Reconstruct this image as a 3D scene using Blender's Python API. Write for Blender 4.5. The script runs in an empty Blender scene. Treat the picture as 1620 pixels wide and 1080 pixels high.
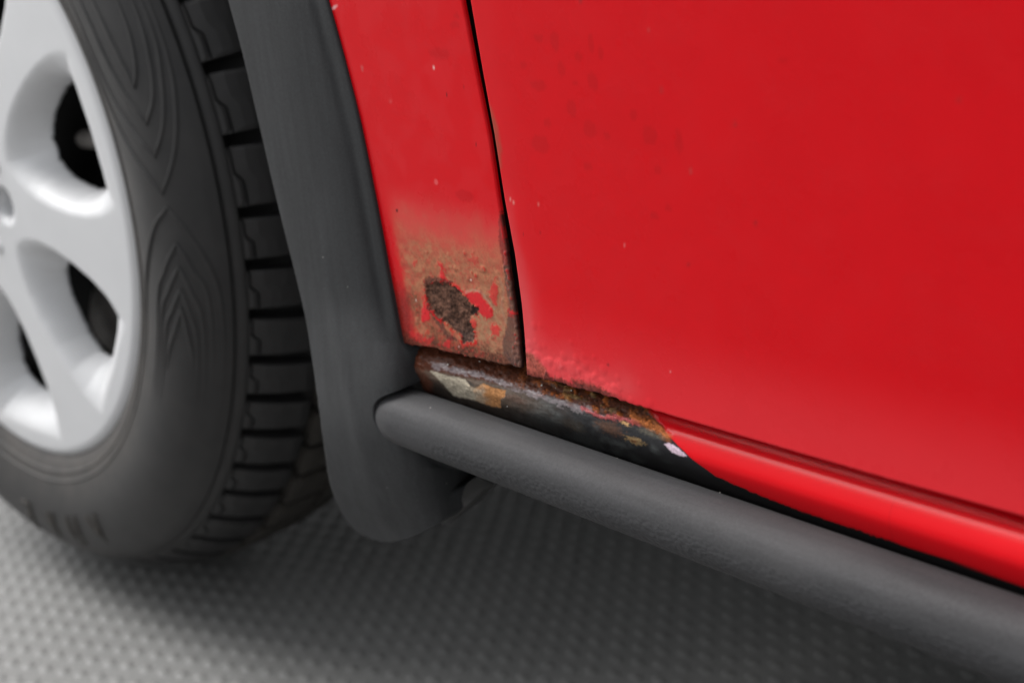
import bpy, math, random
import numpy as np
from mathutils import Matrix, Vector
random.seed(7)
SC = bpy.context.scene
COL = SC.collection
R = math.radians

# ---------------------------------------------------------------- camera
CAM = np.array([0.9125, -0.3334, 0.4591]); YAW, PITCH, ROLL, FPX = 0.6998, 0.3328, -0.0985, 2250.0
_f = np.array([-math.cos(PITCH)*math.cos(YAW), math.cos(PITCH)*math.sin(YAW), -math.sin(PITCH)])
_r0 = np.cross(_f, [0, 0, 1]); _r0 /= np.linalg.norm(_r0); _u0 = np.cross(_r0, _f)
_r = math.cos(ROLL)*_r0 + math.sin(ROLL)*_u0
_u = -math.sin(ROLL)*_r0 + math.cos(ROLL)*_u0
cd = bpy.data.cameras.new('camera'); cam = bpy.data.objects.new('camera', cd); COL.objects.link(cam)
cam.matrix_world = Matrix(((_r[0], _u[0], -_f[0], CAM[0]), (_r[1], _u[1], -_f[1], CAM[1]), (_r[2], _u[2], -_f[2], CAM[2]), (0, 0, 0, 1)))
cd.sensor_width = 36.0; cd.lens = FPX/1620*36; cd.clip_start = 0.01; cd.clip_end = 500
cd.dof.use_dof = True; cd.dof.focus_distance = 0.52; cd.dof.aperture_fstop = 9.0
SC.camera = cam

# ---------------------------------------------------------------- light: soft overcast daylight
SUN_EL, SUN_AZ = R(54), R(197)           # azimuth measured from +X towards +Y: light comes from the outer side of the car, ahead of it
w = bpy.data.worlds.new('World'); SC.world = w; w.use_nodes = True
nt = w.node_tree; bg = nt.nodes['Background']
sky = nt.nodes.new('ShaderNodeTexSky'); sky.sky_type = 'NISHITA'; sky.sun_disc = False
sky.sun_elevation = SUN_EL; sky.sun_rotation = R(90) - SUN_AZ
sky.dust_density = 4.0; sky.air_density = 1.0; sky.ozone_density = 1.0
hs = nt.nodes.new('ShaderNodeHueSaturation'); hs.inputs['Saturation'].default_value = 0.12
nt.links.new(sky.outputs['Color'], hs.inputs['Color']); nt.links.new(hs.outputs['Color'], bg.inputs['Color'])
bg.inputs['Strength'].default_value = 0.09
sl = bpy.data.lights.new('sun', 'SUN'); sl.energy = 1.05; sl.angle = R(40); sl.color = (1.0, 0.975, 0.95)
so = bpy.data.objects.new('sun', sl); COL.objects.link(so)
sd = Vector((math.cos(SUN_EL)*math.cos(SUN_AZ), math.cos(SUN_EL)*math.sin(SUN_AZ), math.sin(SUN_EL)))
so.rotation_euler = sd.to_track_quat('Z', 'Y').to_euler(); so.location = sd*5
SC.view_settings.view_transform = 'Standard'; SC.view_settings.look = 'None'
SC.view_settings.exposure = 1.38; SC.view_settings.gamma = 1.0
SC.render.engine = 'CYCLES'
SC.cycles.use_denoising = True
try: SC.cycles.denoiser = 'OPENIMAGEDENOISE'
except Exception: pass
SC.cycles.max_bounces = 8

# ---------------------------------------------------------------- maths helpers
def at(px, y):
    """points of the photograph -> (x, z) on the upright plane y (y may be an array)"""
    px = np.atleast_2d(np.array(px, float)); y = np.asarray(y, float)
    d = ((px[:, 0]-810)/FPX)[:, None]*_r - ((px[:, 1]-540)/FPX)[:, None]*_u + _f
    t = (y-CAM[1])/d[:, 1]
    q = CAM + t[:, None]*d
    return q[:, [0, 2]]
_T = np.random.RandomState(3).rand(512, 512)
def vn(x, y, s=0):
    x = np.asarray(x, float)+s*17.3; y = np.asarray(y, float)+s*31.7
    xi = np.floor(x).astype(int); yi = np.floor(y).astype(int)
    fx = x-xi; fy = y-yi; fx = fx*fx*(3-2*fx); fy = fy*fy*(3-2*fy)
    a = _T[xi % 512, yi % 512]; b = _T[(xi+1) % 512, yi % 512]; c = _T[xi % 512, (yi+1) % 512]; d = _T[(xi+1) % 512, (yi+1) % 512]
    return (a*(1-fx)+b*fx)*(1-fy)+(c*(1-fx)+d*fx)*fy
def fbm(x, y, o=4, s=0):
    v = 0; a = .5; n = 0
    for k in range(o):
        v = v + a*vn(x*2**k, y*2**k, s+k*3); n += a; a *= .55
    return v/n
def ss(a, b, x):
    t = np.clip((np.asarray(x, float)-a)/(b-a), 0, 1); return t*t*(3-2*t)
def psd(X, Z, poly):
    """signed distance to a polygon, negative inside"""
    P = np.array(poly, float); Q = np.roll(P, -1, 0)
    best = np.full(X.shape, 1e9); ins = np.zeros(X.shape, bool)
    for (ax, az), (bx, bz) in zip(P, Q):
        ex, ez = bx-ax, bz-az
        t = np.clip(((X-ax)*ex+(Z-az)*ez)/(ex*ex+ez*ez+1e-18), 0, 1)
        best = np.minimum(best, (X-ax-t*ex)**2+(Z-az-t*ez)**2)
        c = (az > Z) != (bz > Z)
        ins ^= c & (X < (bx-ax)*(Z-az)/(bz-az+1e-18)+ax)
    d = np.sqrt(best); return np.where(ins, -d, d)
def lsd(X, Z, line):
    P = np.array(line, float); best = np.full(X.shape, 1e9)
    for (ax, az), (bx, bz) in zip(P[:-1], P[1:]):
        ex, ez = bx-ax, bz-az
        t = np.clip(((X-ax)*ex+(Z-az)*ez)/(ex*ex+ez*ez+1e-18), 0, 1)
        best = np.minimum(best, (X-ax-t*ex)**2+(Z-az-t*ez)**2)
    return np.sqrt(best)
def lin(r, g, b, k=0.9):
    c = np.array([r, g, b], float)/255
    return np.where(c <= .04045, c/12.92, ((c+.055)/1.055)**2.4)*k
def lay(col, m, c):
    col[:] = col*(1-m[..., None])+np.asarray(c)*m[..., None]
def spline(pts, n):
    """Catmull-Rom through rows of pts (k, d), n samples, plus parameter"""
    P = np.array(pts, float); k = len(P); out = []
    P = np.vstack([2*P[0]-P[1], P, 2*P[-1]-P[-2]])
    for t in np.linspace(0, k-1-1e-9, n):
        i = int(t); f = t-i; a, b, c, d = P[i:i+4]
        out.append(.5*((2*b)+(c-a)*f+(2*a-5*b+4*c-d)*f*f+(-a+3*b-3*c+d)*f**3))
    return np.array(out)

# ---------------------------------------------------------------- object helpers
def root(name, label=None, cat=None, loc=(0, 0, 0), parent=None):
    o = bpy.data.objects.new(name, None); COL.objects.link(o); o.location = loc; o.empty_display_size = .05
    if label: o['label'] = label
    if cat: o['category'] = cat
    if parent: o.parent = parent
    return o
def mesh(name, V, F, mat, parent=None, smooth=True, offset=None, attrs=None):
    me = bpy.data.meshes.new(name)
    V = np.asarray(V, float)
    if offset is not None: V = V-np.asarray(offset)
    if isinstance(F, np.ndarray) and F.ndim == 2:
        nf, k = F.shape
        me.vertices.add(len(V)); me.vertices.foreach_set('co', V.ravel())
        me.loops.add(nf*k); me.loops.foreach_set('vertex_index', F.ravel().astype(np.int32))
        me.polygons.add(nf); me.polygons.foreach_set('loop_start', np.arange(nf, dtype=np.int32)*k)
        me.polygons.foreach_set('loop_total', np.full(nf, k, np.int32)); me.update(calc_edges=True)
    else:
        me.from_pydata([tuple(v) for v in V], [], [tuple(map(int, f)) for f in F])
    me.validate()
    me.polygons.foreach_set('use_smooth', np.full(len(me.polygons), smooth, bool))
    if attrs:
        for an, (typ, arr) in attrs.items():
            a = me.attributes.new(an, typ, 'POINT')
            if typ == 'FLOAT_COLOR':
                arr = np.concatenate([arr, np.ones((len(arr), 1))], 1); a.data.foreach_set('color', arr.astype(np.float32).ravel())
            else: a.data.foreach_set('value', arr.astype(np.float32).ravel())
    me.materials.append(mat)
    o = bpy.data.objects.new(name, me); COL.objects.link(o)
    if parent: o.parent = parent
    return o
def gridF(nu, nv, flip=False, wrap_u=False):
    u = np.arange(nu if wrap_u else nu-1); v = np.arange(nv-1)
    U, W = np.meshgrid(u, v, indexing='ij'); U = U.ravel(); W = W.ravel(); U2 = (U+1) % nu
    F = np.stack([U*nv+W, U2*nv+W, U2*nv+W+1, U*nv+W+1], 1)
    return F[:, ::-1].copy() if flip else F
def lathe(prof, n, a0=0, a1=2*math.pi):
    """profile rows (r, y) spun about the local y axis"""
    prof = np.array(prof, float); full = abs(a1-a0-2*math.pi) < 1e-6
    A = np.linspace(a0, a1, n, endpoint=not full)
    V = np.stack([np.outer(np.cos(A), prof[:, 0]), np.tile(prof[:, 1], (n, 1)), np.outer(np.sin(A), prof[:, 0])], -1).reshape(-1, 3)
    return V, gridF(n, len(prof), wrap_u=full)
def box(x0, x1, y0, y1, z0, z1):
    V = [(x, y, z) for x in (x0, x1) for y in (y0, y1) for z in (z0, z1)]
    F = [(0, 1, 3, 2), (4, 6, 7, 5), (0, 4, 5, 1), (2, 3, 7, 6), (0, 2, 6, 4), (1, 5, 7, 3)]
    return V, F
def joinm(parts):
    V = []; F = []
    for v, f in parts:
        o = len(V); V += [tuple(p) for p in v]; F += [tuple(i+o for i in q) for q in f]
    return V, F

# ---------------------------------------------------------------- materials
def mat(name):
    m = bpy.data.materials.new(name); m.use_nodes = True
    return m, m.node_tree, m.node_tree.nodes['Principled BSDF']
def nd(t, typ, **kw):
    n = t.nodes.new(typ)
    for k, v in kw.items():
        if k.startswith('i_'): n.inputs[k[2:].replace('_', ' ')].default_value = v
        else: setattr(n, k, v)
    return n
def noise(t, scale, detail=4, rough=.55, vec=None):
    n = nd(t, 'ShaderNodeTexNoise'); n.inputs['Scale'].default_value = scale; n.inputs['Detail'].default_value = detail; n.inputs['Roughness'].default_value = rough
    if vec is not None: t.links.new(vec, n.inputs['Vector'])
    return n
def coords(t, scale=None):
    c = nd(t, 'ShaderNodeTexCoord').outputs['Object']
    if scale:
        m = nd(t, 'ShaderNodeMapping'); m.inputs['Scale'].default_value = scale; t.links.new(c, m.inputs['Vector']); return m.outputs['Vector']
    return c
def ramp(t, fac, stops):
    r = nd(t, 'ShaderNodeValToRGB'); e = r.color_ramp.elements
    while len(e) < len(stops): e.new(.5)
    for i, (p, c) in enumerate(stops):
        e[i].position = p; e[i].color = (c, c, c, 1) if not hasattr(c, '__len__') else (*c, 1)
    t.links.new(fac, r.inputs['Fac']); return r.outputs['Color']
def mixc(t, a, b, fac=1.0, mode='MIX'):
    m = nd(t, 'ShaderNodeMix', data_type='RGBA', blend_type=mode)
    for s, v in (('A', a), ('B', b)):
        i = [k for k in m.inputs if k.name == s and k.type == 'RGBA'][0]
        if hasattr(v, 'links') or isinstance(v, bpy.types.NodeSocket): t.links.new(v, i)
        else: i.default_value = (*v, 1)
    f = m.inputs[0]
    if isinstance(fac, bpy.types.NodeSocket): t.links.new(fac, f)
    else: f.default_value = fac
    return [k for k in m.outputs if k.type == 'RGBA'][0]
def bump(t, b, height, strength, dist):
    n = nd(t, 'ShaderNodeBump'); n.inputs['Strength'].default_value = strength; n.inputs['Distance'].default_value = dist
    t.links.new(height, n.inputs['Height']); t.links.new(n.outputs['Normal'], b.inputs['Normal']); return n

def simple(name, c, rough, var=.25, scale=60, metallic=0, bs=0.0, bd=.001, spec=.5):
    m, t, b = mat(name)
    v = coords(t); n = noise(t, scale, 6, .6, v)
    t.links.new(mixc(t, tuple(np.array(c)*(1-var)), tuple(np.minimum(np.array(c)*(1+var), 1)), n.outputs['Fac']), b.inputs['Base Color'])
    b.inputs['Roughness'].default_value = rough; b.inputs['Metallic'].default_value = metallic
    b.inputs['Specular IOR Level'].default_value = spec
    if bs: bump(t, b, n.outputs['Fac'], bs, bd)
    return m

def make_paint():
    m, t, b = mat('red_car_paint_worn')
    col = nd(t, 'ShaderNodeAttribute', attribute_name='wear').outputs['Color']
    rg = nd(t, 'ShaderNodeAttribute', attribute_name='rough').outputs['Fac']
    ct = nd(t, 'ShaderNodeAttribute', attribute_name='coat').outputs['Fac']
    gr = nd(t, 'ShaderNodeAttribute', attribute_name='grit').outputs['Fac']
    v = coords(t)
    n1 = noise(t, 900, 5, .65, v); n2 = noise(t, 45, 5, .6, v); n3 = noise(t, 2500, 3, .6, v)
    # rough wear gets strong fine grain, sound paint only a faint cloudiness
    g1 = ramp(t, n1.outputs['Fac'], [(.30, .35), (.70, 1.55)])
    worn = mixc(t, col, g1, 1.0, 'MULTIPLY')
    cloud = ramp(t, n2.outputs['Fac'], [(.30, .975), (.70, 1.02)])
    sound = mixc(t, col, cloud, 1.0, 'MULTIPLY')
    c = mixc(t, sound, worn, gr)
    # pin-prick chips and dust on the paint
    vo = nd(t, 'ShaderNodeTexVoronoi'); vo.inputs['Scale'].default_value = 85; t.links.new(v, vo.inputs['Vector'])
    sp = ramp(t, vo.outputs['Distance'], [(.035, 1), (.06, 0)])
    sel = ramp(t, vo.outputs['Color'], [(.80, 0), (.82, 1)])
    selm = mixc(t, sp, sel, 1.0, 'MULTIPLY')
    c = mixc(t, c, (.05, .008, .008), mixc(t, selm, (.6, .6, .6), 1.0, 'MULTIPLY'))
    vo2 = nd(t, 'ShaderNodeTexVoronoi'); vo2.inputs['Scale'].default_value = 130; t.links.new(v, vo2.inputs['Vector'])
    sp2 = ramp(t, vo2.outputs['Distance'], [(.03, 1), (.05, 0)]); sel2 = ramp(t, vo2.outputs['Color'], [(.985, 0), (.99, 1)])
    c = mixc(t, c, (.6, .45, .42), mixc(t, mixc(t, sp2, sel2, 1.0, 'MULTIPLY'), (.5, .5, .5), 1.0, 'MULTIPLY'))
    t.links.new(c, b.inputs['Base Color'])
    rr = nd(t, 'ShaderNodeMath', operation='MULTIPLY_ADD'); t.links.new(n2.outputs['Fac'], rr.inputs[0]); rr.inputs[1].default_value = .03
    t.links.new(rg, rr.inputs[2]); t.links.new(rr.outputs[0], b.inputs['Roughness'])
    t.links.new(ct, b.inputs['Coat Weight']); b.inputs['Coat Roughness'].default_value = .16; b.inputs['Specular IOR Level'].default_value = .09
    h = nd(t, 'ShaderNodeMath', operation='MULTIPLY'); t.links.new(n1.outputs['Fac'], h.inputs[0]); t.links.new(gr, h.inputs[1])
    h2 = nd(t, 'ShaderNodeMath', operation='MULTIPLY_ADD'); t.links.new(n3.outputs['Fac'], h2.inputs[0]); h2.inputs[1].default_value = .005; t.links.new(h.outputs[0], h2.inputs[2])
    bump(t, b, h2.outputs[0], .55, .0006)
    return m
def make_plastic(name, c, streak=True, grain=False):
    m, t, b = mat(name)
    v = coords(t)
    n = noise(t, 35, 6, .65, coords(t, (2.2, 2.2, .5)) if streak else coords(t, (.7, 4, 4)))
    n2 = noise(t, 900, 4, .75, v); n3 = noise(t, 14, 4, .6, v)
    a = mixc(t, tuple(np.array(c)*.90), tuple(np.array(c)*1.13), ramp(t, n.outputs['Fac'], [(.35, 0), (.72, 1)]))
    a = mixc(t, a, ramp(t, n2.outputs['Fac'], [(.25, .74), (.75, 1.28)]), 1, 'MULTIPLY')
    a = mixc(t, a, tuple(np.array(c)*1.5+np.array((.002, .001, 0))), mixc(t, ramp(t, n3.outputs['Fac'], [(.5, 0), (.75, 1)]), (.5, .5, .5), 1, 'MULTIPLY'))
    ns_ = noise(t, 260, 3, .6, coords(t, (1, 1, .05)) if streak else coords(t, (.06, 1, 1)))
    a = mixc(t, a, ramp(t, ns_.outputs['Fac'], [(.3, .88), (.5, 1.0), (.72, 1.16)]), 1, 'MULTIPLY')
    vo = nd(t, 'ShaderNodeTexVoronoi'); vo.inputs['Scale'].default_value = 110; t.links.new(v, vo.inputs['Vector'])
    sp = mixc(t, ramp(t, vo.outputs['Distance'], [(.025, 1), (.05, 0)]), ramp(t, vo.outputs['Color'], [(.78, 0), (.80, 1)]), 1, 'MULTIPLY')
    a = mixc(t, a, (.22, .21, .20), sp)
    t.links.new(a, b.inputs['Base Color'])
    b.inputs['Roughness'].default_value = .64; b.inputs['Specular IOR Level'].default_value = .24
    if grain:
        g = nd(t, 'ShaderNodeTexVoronoi', feature='SMOOTH_F1'); g.inputs['Scale'].default_value = 640; g.inputs['Smoothness'].default_value = .35
        wv = nd(t, 'ShaderNodeVectorMath', operation='ADD'); wn = noise(t, 300, 2, .5, v)
        sc = nd(t, 'ShaderNodeVectorMath', operation='SCALE'); sc.inputs['Scale'].default_value = .0016
        t.links.new(wn.outputs['Color'], sc.inputs[0]); t.links.new(coords(t, (.62, 1, 1)), wv.inputs[0]); t.links.new(sc.outputs[0], wv.inputs[1]); t.links.new(wv.outputs[0], g.inputs['Vector'])
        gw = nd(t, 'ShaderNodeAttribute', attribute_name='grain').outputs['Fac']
        a = mixc(t, mixc(t, a, (1.30, 1.28, 1.27), 1, 'MULTIPLY'), a, gw); t.links.new(a, b.inputs['Base Color'])  # worn front end paler; sheen along the tube top painted in as lighter colour
        # worn smooth in patches
        pm = ramp(t, noise(t, 22, 3, .5, v).outputs['Fac'], [(.25, .45), (.60, 1)])
        ax = nd(t, 'ShaderNodeAttribute', attribute_name='grain').outputs['Fac']
        hm = nd(t, 'ShaderNodeMath', operation='MULTIPLY'); t.links.new(g.outputs['Distance'], hm.inputs[0]); t.links.new(pm, hm.inputs[1])
        hm2 = nd(t, 'ShaderNodeMath', operation='MULTIPLY'); t.links.new(hm.outputs[0], hm2.inputs[0]); t.links.new(ax, hm2.inputs[1])
        nb = bump(t, b, hm2.outputs[0], .55, .0007); nb.invert = True
    else:
        bump(t, b, n2.outputs['Fac'], .12, .0004)
    return m
def make_tyre():
    m, t, b = mat('tyre_rubber')
    v = coords(t); n = noise(t, 55, 6, .65, v); n2 = noise(t, 500, 4, .6, v)
    # dust sits near the bead and between the blocks
    sep = nd(t, 'ShaderNodeSeparateXYZ'); t.links.new(v, sep.inputs[0])
    cx = nd(t, 'ShaderNodeCombineXYZ'); t.links.new(sep.outputs['X'], cx.inputs['X']); t.links.new(sep.outputs['Z'], cx.inputs['Z'])
    ln = nd(t, 'ShaderNodeVectorMath', operation='LENGTH'); t.links.new(cx.outputs[0], ln.inputs[0])
    mr = nd(t, 'ShaderNodeMapRange'); mr.inputs['From Min'].default_value = .19; mr.inputs['From Max'].default_value = .225; mr.inputs['To Min'].default_value = .9; mr.inputs['To Max'].default_value = .12
    t.links.new(ln.outputs['Value'], mr.inputs['Value'])
    base = mixc(t, (.0135, .0135, .014), (.026, .026, .027), n.outputs['Fac'])
    dm = nd(t, 'ShaderNodeMath', operation='MULTIPLY'); t.links.new(mr.outputs[0], dm.inputs[0]); t.links.new(ramp(t, n.outputs['Fac'], [(.30, .25), (.65, 1)]), dm.inputs[1])
    c = mixc(t, base, (.070, .061, .054), dm.outputs[0])
    t.links.new(c, b.inputs['Base Color']); b.inputs['Roughness'].default_value = .52; b.inputs['Specular IOR Level'].default_value = .4
    bump(t, b, n2.outputs['Fac'], .2, .0004)
    return m
def make_ground():
    m, t, b = mat('grey_floor_matting')
    v = coords(t); n = noise(t, 9, 5, .6, v); n2 = noise(t, 400, 4, .65, v)
    a = mixc(t, (.145, .145, .141), (.20, .20, .196), n.outputs['Fac'])
    a = mixc(t, a, ramp(t, n2.outputs['Fac'], [(.3, .8), (.7, 1.2)]), 1, 'MULTIPLY')
    t.links.new(a, b.inputs['Base Color']); b.inputs['Roughness'].default_value = .55; b.inputs['Specular IOR Level'].default_value = .4
    bump(t, b, n2.outputs['Fac'], .25, .0006)
    return m
M_PAINT = make_paint()
M_CLAD = make_plastic('faded_black_plastic', (.030, .0312, .0328))
M_TRIM = make_plastic('grained_black_plastic', (.034, .0345, .0365), streak=False, grain=True)
M_TYRE = make_tyre()
M_GROUND = make_ground()
M_SILVER = simple('silver_wheel_lacquer', (.615, .62, .63), .56, .08, 22, .10)
M_DARK = simple('dark_underbody', (.012, .012, .012), .8)
M_STEEL = simple('black_steel', (.004, .004, .004), .7, spec=.2)
M_GREY = simple('grey_cast_metal', (.14, .13, .12), .5, .4, 120)
M_LINER = simple('black_liner_plastic', (.022, .021, .020), .6, .4, 90, bs=.3)
M_DIRTY = simple('dusty_tread_rubber', (.034, .030, .025), .8, .6, 160, bs=.5, bd=.002)
M_GRIT = simple('pale_grit', (.45, .43, .40), .7)

# ---------------------------------------------------------------- the ground
V, F = box(-40, 40, -40, 40, -.4, 0.0)
g = mesh('ground', V, F, M_GROUND, smooth=False); g['kind'] = 'structure'
g['label'] = 'grey studded floor matting under the car'
LA = np.array([.0123, .0060]); LB = np.array([.0103, -.0125])
def studs():
    pts = []
    for i in range(-170, 170):
        for j in range(-170, 170):
            p = np.array([.30, .10])+i*LA+j*LB
            if -.75 < p[0] < 1.5 and -.75 < p[1] < .95: pts.append(p)
    pts = np.array(pts); n = len(pts)
    k = 8; th = np.arange(k)/k*2*math.pi
    da = (LA+LB); da = da/np.linalg.norm(da); db = np.array([-da[1], da[0]])
    def ring(sa, sb, z): return np.stack([np.cos(th)*sa*da[0]+np.sin(th)*sb*db[0], np.cos(th)*sa*da[1]+np.sin(th)*sb*db[1], np.full(k, z)], 1)
    one = np.vstack([ring(.0066, .0046, -.0001), ring(.0052, .0035, .00035), ring(.0030, .0020, .0007), [[0, 0, .0008]]])
    f = []
    for q in range(2):
        for a in range(k): f.append((q*k+a, q*k+(a+1) % k, (q+1)*k+(a+1) % k, (q+1)*k+a))
    V = (one[None]+np.concatenate([pts, np.zeros((n, 1))], 1)[:, None]).reshape(-1, 3)
    quads = (np.array(f)[None]+np.arange(n)[:, None, None]*len(one)).reshape(-1, 4)
    tri = np.array([(2*k+a, 2*k+(a+1) % k, 3*k) for a in range(k)])
    tris = (tri[None]+np.arange(n)[:, None, None]*len(one)).reshape(-1, 3)
    me = bpy.data.meshes.new('floor_stud')
    nq, nt_ = len(quads), len(tris)
    me.vertices.add(len(V)); me.vertices.foreach_set('co', V.ravel())
    me.loops.add(nq*4+nt_*3); me.loops.foreach_set('vertex_index', np.concatenate([quads.ravel(), tris.ravel()]).astype(np.int32))
    me.polygons.add(nq+nt_)
    me.polygons.foreach_set('loop_start', np.concatenate([np.arange(nq)*4, nq*4+np.arange(nt_)*3]).astype(np.int32))
    me.polygons.foreach_set('loop_total', np.concatenate([np.full(nq, 4), np.full(nt_, 3)]).astype(np.int32))
    me.update(calc_edges=True); me.validate(); me.polygons.foreach_set('use_smooth', np.ones(nq+nt_, bool))
    me.materials.append(M_GROUND)
    o = bpy.data.objects.new('floor_stud', me); COL.objects.link(o)
    o['kind'] = 'stuff'; o['label'] = 'small raised oval studs covering the grey floor matting'; o['category'] = 'floor studs'
studs()

# ---------------------------------------------------------------- the car
ORG = np.array([.50, .30, 0.0])
car = root('car', 'worn red car with rusty sill and faded black plastic trim behind its silver front wheel', 'car', tuple(ORG))
def part(name, V, F, m, smooth=True, attrs=None, parent=None, label=None):
    o = mesh(name, V, F, m, parent or car, smooth, ORG, attrs)
    if label: o['label'] = label
    return o
RED = np.array([.61, .0035, .0085])
TAN1, TAN2 = lin(172, 122, 90), lin(160, 132, 102)
DBROWN, SCAB, GREYSCAB = lin(92, 58, 50), lin(94, 66, 54), lin(86, 73, 69)
FRESH = np.array([.58, .006, .011]); PINK = lin(232, 110, 112)

def body_y(z):
    """outer skin of the flank: leans in slightly below the waist, tucks under at the very bottom"""
    z = np.asarray(z, float)
    return -.05*(z-.27) - .10*np.clip(z-.27, 0, 1)**2*0 + .10*ss(.60, 1.0, z)*(z-.60) - .0016*np.clip((.305-z)/.035, 0, 1.2)**2
def on_body(pts):
    pts = np.array(pts, float); y = np.zeros(len(pts))
    for _ in range(4): q = at(pts, y); y = body_y(q[:, 1])
    return q
def poly(*pts): return on_body(pts)

# edges of the gap between fender and door, bottom edges
GAPL = on_body([(731, 0), (752, 110), (773, 213), (789, 320), (802, 400), (813, 480), (820, 530), (825, 577)])
GAPR = on_body([(743, 0), (762, 110), (781, 213), (798, 320), (813, 400), (824, 480), (829, 535), (832, 588)])
def edge(E, z):
    E = E[np.argsort(E[:, 1])]
    s = (E[-1, 0]-E[-3, 0])/(E[-1, 1]-E[-3, 1])
    return np.where(z > E[-1, 1], E[-1, 0]+s*(z-E[-1, 1])*.6, np.interp(z, E[:, 1], E[:, 0]))
FB = on_body([(600, 533), (638, 541), (690, 549), (740, 562), (790, 572), (825, 578)])
DB = on_body([(832, 590), (860, 597), (900, 607), (960, 623), (1060, 655), (1200, 697), (1400, 758), (1620, 820)])
DB[:, 1] = np.where(DB[:, 0] > .56, .5*DB[:, 1]+.5*np.mean(DB[3:, 1]), DB[:, 1])

def blisters(X, Z, region, n, r0, r1, h, seed, line=None):
    """little domed rust bubbles scattered inside a region (polygon): returns a height field"""
    rs = np.random.RandomState(seed); P = np.array(region); lo, hi = P.min(0), P.max(0); H = np.zeros(X.shape)
    c = rs.rand(n*6, 2)*(hi-lo)+lo
    d = psd(c[:, 0], c[:, 1], P); c = c[d < 0][:n]
    for (cx, cz) in c:
        r = r0+(r1-r0)*rs.rand()**1.6; q = np.clip(1-((X-cx)**2+(Z-cz)**2)/r**2, 0, 1)
        H = np.maximum(H, h*(r/r1)*np.sqrt(q)*(.6+.4*rs.rand()))
    return H

def finish_panel(X, Z, H, col, rough, coat, grit, name, label, side, rr=.0009):
    """grid (nx, nz) -> mesh with rolled edges: side 'R'/'L' is the gap side; bottom rolled too"""
    Y = body_y(Z)-H+.075*np.clip(X-.55, 0, .35)**2
    def pad(A, lo, hi, axis):
        pw = [(0, 0)]*A.ndim; pw[axis] = (lo, hi); return np.pad(A, pw, mode='edge')
    k = 5; ang = np.linspace(0, math.pi/2, k)[1:]
    ox = np.concatenate([rr*np.sin(ang), [rr]]); oy = np.concatenate([rr*(1-np.cos(ang)), [.0017]])
    ne = len(ox)
    lo, hi = (ne, 0) if side == 'L' else (0, ne)
    X2, Z2, Y2 = (pad(pad(A, lo, hi, 0), ne, 0, 1) for A in (X, Z, Y))
    DX = np.zeros(X2.shape); DYx = np.zeros(X2.shape); DZ = np.zeros(X2.shape); DYz = np.zeros(X2.shape)
    if side == 'L':
        for i in range(ne): DX[ne-1-i] = -ox[i]; DYx[ne-1-i] = oy[i]
    else:
        for i in range(ne): DX[-ne+i] = ox[i]; DYx[-ne+i] = oy[i]
    for i in range(ne): DZ[:, ne-1-i] = -ox[i]; DYz[:, ne-1-i] = oy[i]
    X2 = X2+DX; Z2 = Z2+DZ; Y2 = Y2+np.maximum(DYx, DYz)
    nx, nz = X2.shape
    V = np.stack([X2, Y2, Z2], -1).reshape(-1, 3)
    pa = lambda A: pad(pad(A, lo, hi, 0), ne, 0, 1)
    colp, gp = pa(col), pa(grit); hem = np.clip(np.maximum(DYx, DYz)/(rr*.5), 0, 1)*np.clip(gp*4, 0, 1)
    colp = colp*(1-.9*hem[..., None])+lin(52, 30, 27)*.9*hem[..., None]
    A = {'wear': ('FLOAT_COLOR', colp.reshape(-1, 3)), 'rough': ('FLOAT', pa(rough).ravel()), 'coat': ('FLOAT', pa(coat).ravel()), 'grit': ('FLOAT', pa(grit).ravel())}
    return part(name, V, gridF(nx, nz), M_PAINT, True, A, label=label)

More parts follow.
